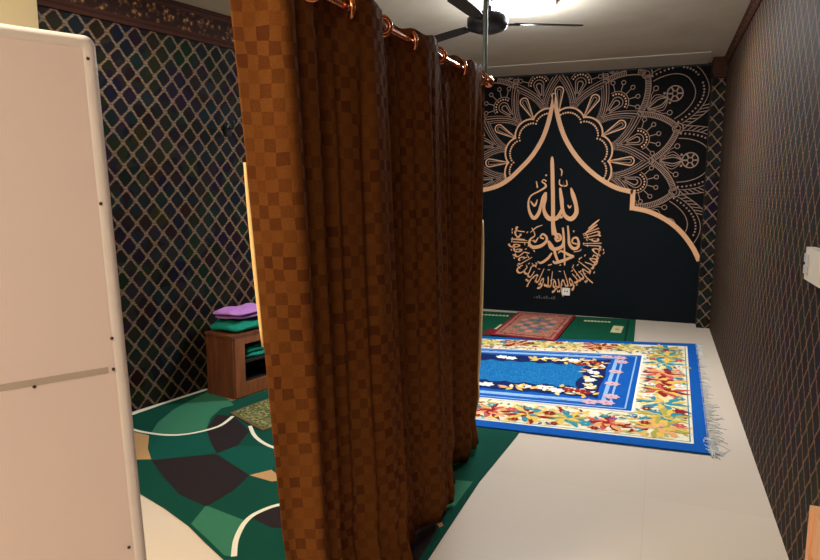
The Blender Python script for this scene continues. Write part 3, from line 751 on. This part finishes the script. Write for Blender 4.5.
# loose white fringe at the right end
fr = MB(); FRM = woven('fringe cotton', srgb(205, 208, 205), .1); rgf = random.Random(5)
for k in range(150):
    v = (k+.5)/150
    if .35 < v < .9 and rgf.random() < .35: continue
    x, y = RP(0, v); L = rgf.uniform(.03, .09)*(1.3 if v < .35 else .8); a = rgf.uniform(-1.0, .8)
    pts = [(x-.01, y, .0135), (x+L*.35, y+.35*L*sin(a), .008), (x+L*.7*cos(a*.6), y+L*.8*sin(a), .0045), (x+L*cos(a), y+L*1.1*sin(a+rgf.uniform(-.6,.6)), .003)]
    fr.tube(pts, rgf.uniform(.0018, .0034), FRM, n=4, caps=False)
for k in range(26):   # the clump at the near corner
    x, y = RP(rgf.uniform(-.01, .03), rgf.uniform(0, .09)); a = rgf.uniform(-1.9, .5); L = rgf.uniform(.04, .09)
    fr.tube([(x, y, .016), (x+L*.5*cos(a), y+L*.5*sin(a), .014), (x+L*cos(a), y+L*sin(a), .004)], .003, FRM, n=4, caps=False)
tag(child_of(fr.build('fringe'), bc), kind='stuff')

# small red prayer rug on top
pr_ = empty('prayer_rug', 'small faded red prayer rug lying across the green rug and the blue carpet edge', 'rug', (-1.2, 7, 0))
PM = woven('crimson edge pile', srgb(128, 30, 42)); PK = speckle('salmon pile', [(.35, srgb(150, 72, 68)), (.5, srgb(172, 112, 92)), (.68, srgb(186, 146, 118))], 60)
def PP(s, t):
    A, B, C_, D_ = (-1.57, 6.33), (-.90, 6.28), (-.87, 7.68), (-1.56, 7.66)
    return tuple((A[i]*(1-s)+B[i]*s)*(1-t)+(D_[i]*(1-s)+C_[i]*s)*t for i in (0, 1))
b = MB(); b.prism([PP(0,0), PP(1,0), PP(1,1), PP(0,1)], .019, .024, PM); child_of(b.build('pile_base'), pr_)
b = MB(); flat(b, [PP(.05,.04), PP(.95,.04), PP(.95,.965), PP(.05,.965)], PK, .0244)
GN = woven('grey green pile', srgb(100, 116, 104)); PB = woven('dusty blue pile', srgb(84, 100, 130)); PKL = woven('dusty rose pile', srgb(196, 140, 124)) 
for a0, m, z in (((.10, .08), PM, .0247), ((.12, .10), PK, .025)): flat(b, [PP(a0[0], a0[1]), PP(1-a0[0], a0[1]), PP(1-a0[0], 1-a0[1]), PP(a0[0], 1-a0[1])], m, z)
rp = random.Random(4)
for i in range(5):
    for j in range(6):
        if abs(i-2)+abs(j-2.5) > 3.6: continue
        c = PP(.26+.12*i, .24+.105*j)
        m = GN if (i+j) % 2 else PKL
        if (i*3+j) % 5 == 0: m = PB
        flat(b, [(c[0]-.05, c[1]), (c[0], c[1]-.085), (c[0]+.05, c[1]), (c[0], c[1]+.085)], m, .0253)
for k in range(60):
    s, t = rp.uniform(.06, .94), rp.uniform(.05, .95)
    if .14 < s < .86 and .12 < t < .88: continue
    c = PP(s, t); flat(b, [(c[0]-.018, c[1]), (c[0], c[1]-.03), (c[0]+.018, c[1]), (c[0], c[1]+.03)], rp.choice([PKL, RD, GN]), .0253)
child_of(b.build('pile_pattern'), pr_)
b = MB()
for k in range(14):
    x, y = PP(0, k/70); b.tube([(x+.01, y, .0235), (x-.04, y-.01+rp.uniform(-.02,.02), .022), (x-.09, y+rp.uniform(-.03,.02), .018)], .004, PM, n=5)
child_of(b.build('fringe'), pr_)

# olive mat by the cabinet
OLM = speckle('mottled olive pile', [(.4, srgb(66, 74, 40)), (.52, srgb(104, 104, 62)), (.66, srgb(160, 150, 106))], 55)
om = empty('olive_mat', 'mottled olive green mat on the green carpet in front of the wooden cabinet', 'mat', (-2.4, 3.5, 0))
mp = [(-2.63, 3.42), (-2.24, 3.23), (-2.10, 3.60), (-2.52, 3.95)]
b = MB(); b.prism(mp, .0068, .013, plain('brown binding', srgb(96, 78, 48), .9)); child_of(b.build('binding'), om)
b = MB(); cxm = sum(p[0] for p in mp)/4; cym = sum(p[1] for p in mp)/4
flat(b, [(cxm+(x-cxm)*.93, cym+(y-cym)*.93) for x, y in mp], OLM, .0134); child_of(b.build('pile'), om)

# ------------------------------------------------------------------ wooden cabinet
WD = wood_mat('reddish brown wood', srgb(84, 44, 26), srgb(124, 70, 40)); WD2 = wood_mat('lighter brown wood front', srgb(110, 62, 34), srgb(146, 86, 48))
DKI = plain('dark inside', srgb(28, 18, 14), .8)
th = -atan2(.2273, 1)
cab = empty('low_cabinet', 'low brown wooden cabinet with open shelves against the left wall', 'cabinet', (-2.775, 3.665, 0), th)
# local frame: +y along wall away, -x toward the wall
CW, CL, CH, cz = .285, 1.05, .47, .0068
def cabpart(name, boxes, mat, bevel=.003, parent=cab):
    b = MB()
    for bx in boxes: b.box(*bx, mat)
    o = b.build(name, bevel=bevel); o.parent = parent; return o
t_ = .018
cabpart('side_panel', [(-CW, -.001, 0, t_, cz, CH-t_)], WD); cabpart('side_panel', [(-CW, -.001, CL-t_, CL, cz, CH-t_)], WD)
cabpart('top_panel', [(-CW-.005, .008, -.006, CL+.006, CH-t_+.0005, CH+.002)], WD)
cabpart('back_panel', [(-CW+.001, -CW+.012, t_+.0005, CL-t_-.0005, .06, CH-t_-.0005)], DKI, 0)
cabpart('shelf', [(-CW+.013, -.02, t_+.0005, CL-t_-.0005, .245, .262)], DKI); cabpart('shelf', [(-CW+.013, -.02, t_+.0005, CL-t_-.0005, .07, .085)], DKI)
cabpart('front_frame', [(-.018, .004, t_+.0005, .11, .01, CH-t_-.001), (-.018, .004, .48, .56, .01, CH-t_-.001), (-.018, .004, CL-.10, CL-t_-.0005, .01, CH-t_-.001),
    (-.018, .003, .11, .48, .01, .105), (-.018, .003, .56, CL-.10, .01, .105), (-.018, .003, .11, .48, CH-.075, CH-t_-.001), (-.018, .003, .56, CL-.10, CH-.075, CH-t_-.001)], WD2)

def cloth(name, label, loc, lx, ly, h, layers, mat, seed, rz=0, edge=None, cat='cloth'):
    """a loosely folded cloth: stacked soft folds with a rolled front edge"""
    rc = random.Random(seed)
    b = MB(); n, m = 40, 28
    hh = h/layers
    for L in range(layers):
        ox, oy = rc.uniform(-.015, .015), rc.uniform(-.015, .015); ph = rc.uniform(0, 6)
        G = []
        for i in range(m+1):
            fi = pi*i/m - pi/2; row = []
            zz = sin(fi); rad = abs(cos(fi))**.42
            for j in range(n):
                a = 2*pi*j/n
                ca, sa = cos(a), sin(a)
                sx = math.copysign(abs(ca)**.55, ca); sy = math.copysign(abs(sa)**.55, sa)
                wob = 1+.05*sin(3*a+ph)+.03*sin(7*a+ph*2)
                x = ox+lx/2*sx*rad*wob; y = oy+ly/2*sy*rad*wob
                z = hh*(L+.5)+hh*.55*zz
                if zz > 0 and L == layers-1: z += hh*.35*sin(9*x/lx*2+ph)*cos(6*y/ly*1.6+ph)*rad*zz + hh*.35*(1-(sx*rad)**2)*zz
                z += hh*.14*sin(5*a+ph)*rad
                z += hh*.10*sin(41*x+23*y+ph)*rad*max(0, zz)
                row.append((x, y, max(z, 0.0005)))
            G.append(row)
        b.grid(G, mat, closed_v=True, flip=True)
    o = b.build(name); o.location = loc; o.rotation_euler = (0, 0, rz)
    tag(o, label, cat); return o
PUR = woven('lilac cotton', srgb(176, 120, 190), .1, 90, .9); GRC = woven('sea green cotton', srgb(22, 128, 108), .15, 90, .9); WHC = woven('white and green cotton', srgb(190, 205, 195), .12)
R_cab = Matrix.Rotation(th, 4, 'Z'); base = Vector((-2.775, 3.665, 0))
def cl(x, y, z): return base+R_cab @ Vector((x, y, z))
cloth('folded_cloth', 'folded sea green cloth on the cabinet top beneath the lilac one', cl(-.15, .25, CH+.004), .29, .46, .055, 1, GRC, 3, th)
cloth('folded_cloth', 'folded lilac cloth on top of the green one on the cabinet', cl(-.155, .26, CH+.094), .27, .42, .06, 2, PUR, 8, th)
cloth('folded_cloth', 'small green and white folded cloth on the shelf inside the cabinet', cl(-.12, .28, .264), .18, .24, .07, 2, GRC, 12, th)
cloth('folded_cloth', 'flat white cloth tucked beside the green one inside the cabinet', cl(-.13, .475, .264), .16, .10, .05, 1, WHC, 14, th)

# ------------------------------------------------------------------ curtain, rod, rings
cur = empty('curtain', 'brown checked eyelet curtain dividing the room down the middle', 'curtain', (-.94, 2.5, 0))
EY = [1.64, 1.88, 2.14, 2.43, 2.75, 3.11, 3.46]
def rodz(y): return 2.045+.025*(y-1.3)
top = [(-1.06, 1.43), (-1.0, 1.462), (-.932, 1.493), (-.932, 1.535), (-.965, 1.59)]
sgn = -1
top.append((-.94, 1.64))
for i in range(len(EY)):
    y1 = EY[i+1] if i+1 < len(EY) else 3.60
    a, m_, c = EY[i], (EY[i]+y1)/2, y1
    A = .032
    top += [(-.94+sgn*A*.8, a+(c-a)*.27), (-.94+sgn*A, m_), (-.94+sgn*A*.8, a+(c-a)*.73)]
    if i+1 < len(EY): top.append((-.94, c))
    sgn = -sgn
top.append((-.955, 3.60))
rc = random.Random(2)
bot = []
for i, (x, y) in enumerate(top):
    dx = x+.94
    yb_ = y+.18*(3.6-y)/2.2                       # the near hem has drifted along the floor
    if 3.0 < y: yb_ += .03
    bot.append((-.94+dx*((.9 if y < 2.7 else 1.5) if i > 5 else .8)+rc.uniform(-.014, .014)+(-.03 if y > 3.0 else .05 if y > 1.85 else 0), yb_+rc.uniform(-.012, .012)))
T = catmull(top, 7); Bt = catmull(bot, 7)
T = [T[i] for i in range(len(T))]
# secondary wrinkles & arc length
NZ = 44
ul = [0]
for i in range(1, len(T)): ul.append(ul[-1]+hypot(T[i][0]-T[i-1][0], T[i][1]-T[i-1][1]))
G = []; UV = []
for k in range(NZ+1):
    t = k/NZ                                        # 0 top .. 1 bottom
    row = []; uvr = []
    for i in range(len(T)):
        w = t**(1.15-.15*max(0, 1-ul[i]/.5))
        x = T[i][0]*(1-w)+Bt[i][0]*w; y = T[i][1]*(1-w)+Bt[i][1]*w
        s = ul[i]
        wk = min(1, t*5)*min(1, max(0, (s-.22)*8)); x += wk*(.011*sin(s*27+1.2*sin(t*3))+.008*sin(s*58+2*t)+.004*sin(s*97+5*t))
        y += .008*sin(s*31+t*7)*t
        zt = rodz(T[i][1])+.045+.006*sin(s*40); zb = .012+.006*sin(s*19)
        if T[i][1] > 3.25: zb += .02
        z = zt*(1-t)+zb*t
        # lower part sags in soft diagonal creases
        if t > .75: x += .012*sin(z*22+s*9)*(t-.75)*4
        row.append((x, y, z)); uvr.append((s, z))
    G.append(row); UV.append(uvr)
b = MB(); b.grid(G, CURT, UV=UV)
o = b.build('fabric'); child_of(o, cur)
md_ = o.modifiers.new('thick', 'SOLIDIFY'); md_.thickness = .003; md_.offset = 0
# pale lining hems at both ends
HEM = plain('pale gold lining', srgb(214, 176, 120), .7, var=.08)
def hem(col, dx, dy, lo, hi, w):
    hb = MB(); GG = []
    for k in range(NZ+1):
        x, y, z = G[k][col]
        if not lo < z < hi: continue
        wv = w*sin(pi*min(1, max(0, (z-lo)/(hi-lo))))**.35
        GG.append([(x, y, z), (x+dx*wv*.5, y+dy*wv*.5, z), (x+dx*wv, y+dy*wv, z)])
    hb.grid(GG, HEM); ob = hb.build('lining_edge'); child_of(ob, cur)
    mm = ob.modifiers.new('thick', 'SOLIDIFY'); mm.thickness = .003
hem(0, -1.0, .10, 1.02, 1.62, .013)
hem(len(T)-1, .25, .9, .05, 1.35, .05)
for y in EY:
    b = MB(); b.torus((-.94, y, rodz(y)), .031, .0095, (.6, .8 if EY.index(y) % 2 else -.8, 0), COPPER); child_of(b.build('eyelet_ring'), cur)
rod = empty('curtain_rod', 'copper curtain rod hung from the ceiling on steel pipes', 'curtain rod', (-.94, 2.5, 2.07))
b = MB(); b.tube([(-.94, y, rodz(y)) for y in (1.25, 2, 3, 3.60)], .0125, COPPER, 14); child_of(b.build('rod'), rod)
STEEL = plain('blue grey painted pipe', srgb(88, 104, 110), .4, .3)
for y in (1.29, 3.545):
    b = MB(); b.tube([(-.94, y, rodz(y)+.0), (-.94, y, ZC-.002)], .0125, STEEL, 14); b.lathe([(0, ZC-.001), (.035, ZC-.001), (.035, ZC-.012), (.012, ZC-.02)], STEEL, (-.94, y, 0), 18)
    child_of(b.build('hanger_pipe'), rod)
b = MB(); b.lathe([(.012, -.0), (.02, .004), (.03, .02), (.033, .035), (.027, .055), (.012, .066), (0, .069)], COPPER, n=20); o = b.build('finial'); o.parent = rod
o.location = (0, 3.60-2.5, rodz(3.6)-2.07); o.rotation_euler = (-pi/2, 0, 0)

# ------------------------------------------------------------------ foreground board
BO = plain('pinkish white laminate', srgb(244, 224, 219), .5, var=.03, scale=2.5); BOR = plain('white rounded rim', srgb(238, 228, 224), .4, var=.02)
SEAM = plain('grey smudged seam', srgb(196, 180, 166), .6, var=.1, scale=9); SCR = plain('rusty screw', srgb(60, 34, 28), .5)
d = Vector((.479, .878, 0)).normalized(); E = Vector((-1.18, 1.105, 0)); nrm = Vector((d.y, -d.x, 0))
pb = empty('board_partition', 'pinkish white laminate board standing upright in the left foreground', 'partition', tuple(E), atan2(d.y, d.x))
lean = radians(3.5); pb.rotation_euler.x = -lean; pb.location = E+nrm*(1.83*sin(lean)+.0)
# local: +x along board toward its far edge (0 = far edge), -y faces the camera
HB, TB, LB_ = 1.825, .035, 1.1
def panel_outline(x0, x1, z0, z1, rad, n=8):
    pts = [(x0, z0), (x1+.034, z0)]
    for k in range(n+1):
        a = pi/2*k/n; pts.append((x1-rad+rad*cos(a), z1-rad+rad*sin(a)))
    for k in range(n+1):
        a = pi/2+pi/2*k/n; pts.append((x0+rad+rad*cos(a), z1-rad+rad*sin(a)))
    return pts
def extr(name, pts, y0, y1, mat, parent, bevel=0):
    b = MB(); n = len(pts)
    b.face([(x, y0, z) for x, z in pts], mat); b.face([(x, y1, z) for x, z in reversed(pts)], mat)
    for i in range(n):
        a, c = pts[i], pts[(i+1) % n]; b.face([(a[0], y1, a[1]), (c[0], y1, c[1]), (c[0], y0, c[1]), (a[0], y0, a[1])][::-1], mat)
    o = b.build(name, weld=True, bevel=bevel); o.parent = parent; return o
extr('board', panel_outline(-LB_, 0, .002, HB, .02), -TB/2, TB/2, BO, pb)
def edge_strip():
    outer = panel_outline(-LB_-.004, .004, .002, HB+.004, .022); inner = panel_outline(-LB_+.022, -.022, .02, HB-.022, .008)
    b = MB(); n = len(outer)
    for yy, s in ((-TB/2-.006, 1), (TB/2+.006, -1)):
        for i in range(1, n):
            a, c, e, f_ = outer[i], outer[(i+1) % n], inner[(i+1) % n], inner[i]
            m1 = lambda p, q: ((p[0]+q[0])/2, (p[1]+q[1])/2)
            ring_ = [(a, c, yy+.006*s, yy), ]
            P = [(a[0], yy+.005*s, a[1]), (c[0], yy+.005*s, c[1]), (*((c[0]+e[0])/2, yy), (c[1]+e[1])/2), (*((a[0]+f_[0])/2, yy), (a[1]+f_[1])/2)]
            Q = [P[3], P[2], (e[0], yy+.0055*s, e[1]), (f_[0], yy+.0055*s, f_[1])]
            for F_ in (P, Q): b.face(F_ if s == 1 else F_[::-1], BOR, smooth=True)
    for i in range(1, n):
        a, c = outer[i], outer[(i+1) % n]
        b.face([(a[0], -TB/2-.001, a[1]), (a[0], TB/2+.001, a[1]), (c[0], TB/2+.001, c[1]), (c[0], -TB/2-.001, c[1])], BOR, smooth=True)
    o = b.build('rounded_rim', weld=True); o.parent = pb
edge_strip()
b = MB(); b.box(-LB_+.024, -.024, -TB/2-.0015, -TB/2-.0002, 1.092, 1.106, SEAM); o = b.build('seam_strip'); o.parent = pb
for x, z in ((-.014, 1.78), (-.012, 1.47), (-.012, 1.17), (-.014, 1.10), (-.012, .68), (-.170, 1.090), (-.5, 1.055), (-.5, 1.80)):
    b = MB(); b.lathe([(0, .003), (.0028, .002), (.0038, 0)], SCR, n=12)
    o = b.build('screw'); o.parent = pb; o.location = (x, -TB/2-.0055 if x > -.02 else -TB/2-.001, z); o.rotation_euler = (pi/2, 0, 0)

# ------------------------------------------------------------------ ceiling fan and lamp
FD = plain('dark grey fan metal', srgb(52, 56, 66), .35, .3)
fan = empty('ceiling_fan', 'dark three-bladed ceiling fan beside the ceiling lamp', 'fan', (-1.13, 4.31, 2.6))
b = MB(); b.lathe([(0, -.07), (.07, -.068), (.12, -.05), (.135, -.02), (.135, .02), (.11, .045), (.05, .06), (.03, .07), (.03, .10), (0, .10)], FD); o = b.build('motor_housing'); o.parent = fan
b = MB(); b.lathe([(0, .259), (.06, .259), (.055, .22), (.014, .20), (.014, .10)], FD, n=20); o = b.build('downrod'); o.parent = fan
FB = plain('dark blade', srgb(60, 58, 60), .5)
for k in range(3):
    a = atan2(4.66-4.31, -1.66+1.13)+k*2*pi/3
    br = MB(); br.box(.10, .22, -.018, .018, -.012, -.006, FD)
    bl = MB(); pts = [(.18, -.035), (.30, -.044), (.60, -.048), (.64, -.036), (.65, 0), (.64, .036), (.60, .048), (.30, .044), (.18, .035)]
    tl = .16
    bl.face([(x, y, .0+y*tl) for x, y in pts], FB); bl.face([(x, y, -.006+y*tl) for x, y in reversed(pts)], FB)
    for i in range(len(pts)):
        p, q_ = pts[i], pts[(i+1) % len(pts)]
        bl.face([(p[0], p[1], -.006+p[1]*tl), (q_[0], q_[1], -.006+q_[1]*tl), (q_[0], q_[1], q_[1]*tl), (p[0], p[1], p[1]*tl)], FB)
    bo = bl.build('blade'); bo.parent = fan; bo.rotation_euler = (0, 0, a); bo.location = (0, 0, -.005)
    o = br.build('blade_bracket'); o.parent = bo
LX, LY_ = -1.02, 4.86
em = bpy.data.materials.new('glowing diffuser'); em.use_nodes = True
nb = em.node_tree.nodes['Principled BSDF']; nb.inputs['Emission Color'].default_value = (.86, .93, 1, 1); nb.inputs['Emission Strength'].default_value = 90
nb.inputs['Base Color'].default_value = (.9, .9, .9, 1)
lamp = empty('ceiling_light', 'glowing round white ceiling lamp beside the fan', 'lamp', (LX, LY_, ZC-.001))
b = MB(); b.lathe([(0, 0), (.25, 0), (.25, -.02), (.22, -.025)], WHITEP, n=40); o = b.build('base'); o.parent = lamp
b = MB(); b.lathe([(0, -.085), (.10, -.08), (.18, -.06), (.235, -.03), (.24, -.021)], em, n=40); o = b.build('diffuser'); o.parent = lamp

# ------------------------------------------------------------------ lights
def area(name, loc, rot, size, power, color, sy=None):
    l = bpy.data.lights.new(name, 'AREA'); l.energy = power; l.color = color; l.size = size
    if sy: l.shape = 'RECTANGLE'; l.size_y = sy
    o = bpy.data.objects.new(name, l); COL.objects.link(o); o.location = loc; o.rotation_euler = rot; return o
area('room_light_near', (-1.75, .35, 2.72), (0, 0, 0), .3, 62, (1, .85, .62))
area('near_floor_fill', (-.2, -.9, 2.78), (0, 0, 0), .6, 34, (1, .92, .88))  # added fill behind the camera for the near floor; no lamp known there
area('room_light_left', (-2.6, 2.9, 2.70), (0, 0, 0), .3, 15, (1, .97, .94))
area('far_floor_fill', (-.35, 5.3, 2.82), (0, 0, 0), .5, 50, (1, .94, .88))  # added fill without a fixture: brightens the floor, only grazes the curtain
area('cream_wall_fill', (-2.0, .6, 2.3), (0, radians(50), 0), .4, 6, (1, .9, .7))  # added fill aimed at the cream near wall
pl = bpy.data.lights.new('lamp_glow', 'POINT'); pl.energy = 50; pl.color = (.9, .95, 1); pl.shadow_soft_size = .12
po = bpy.data.objects.new('lamp_glow', pl); COL.objects.link(po); po.location = (LX, LY_, 2.70)
w = bpy.data.worlds.new('world'); bpy.context.scene.world = w; w.use_nodes = True
w.node_tree.nodes['Background'].inputs[0].default_value = (.9, .85, .8, 1); w.node_tree.nodes['Background'].inputs[1].default_value = .2
sc = bpy.context.scene
sc.view_settings.view_transform = 'Standard'; sc.view_settings.look = 'None'; sc.view_settings.exposure = 0
sc.cycles.max_bounces = 8; sc.cycles.use_denoising = True; sc.cycles.sample_clamp_indirect = 4
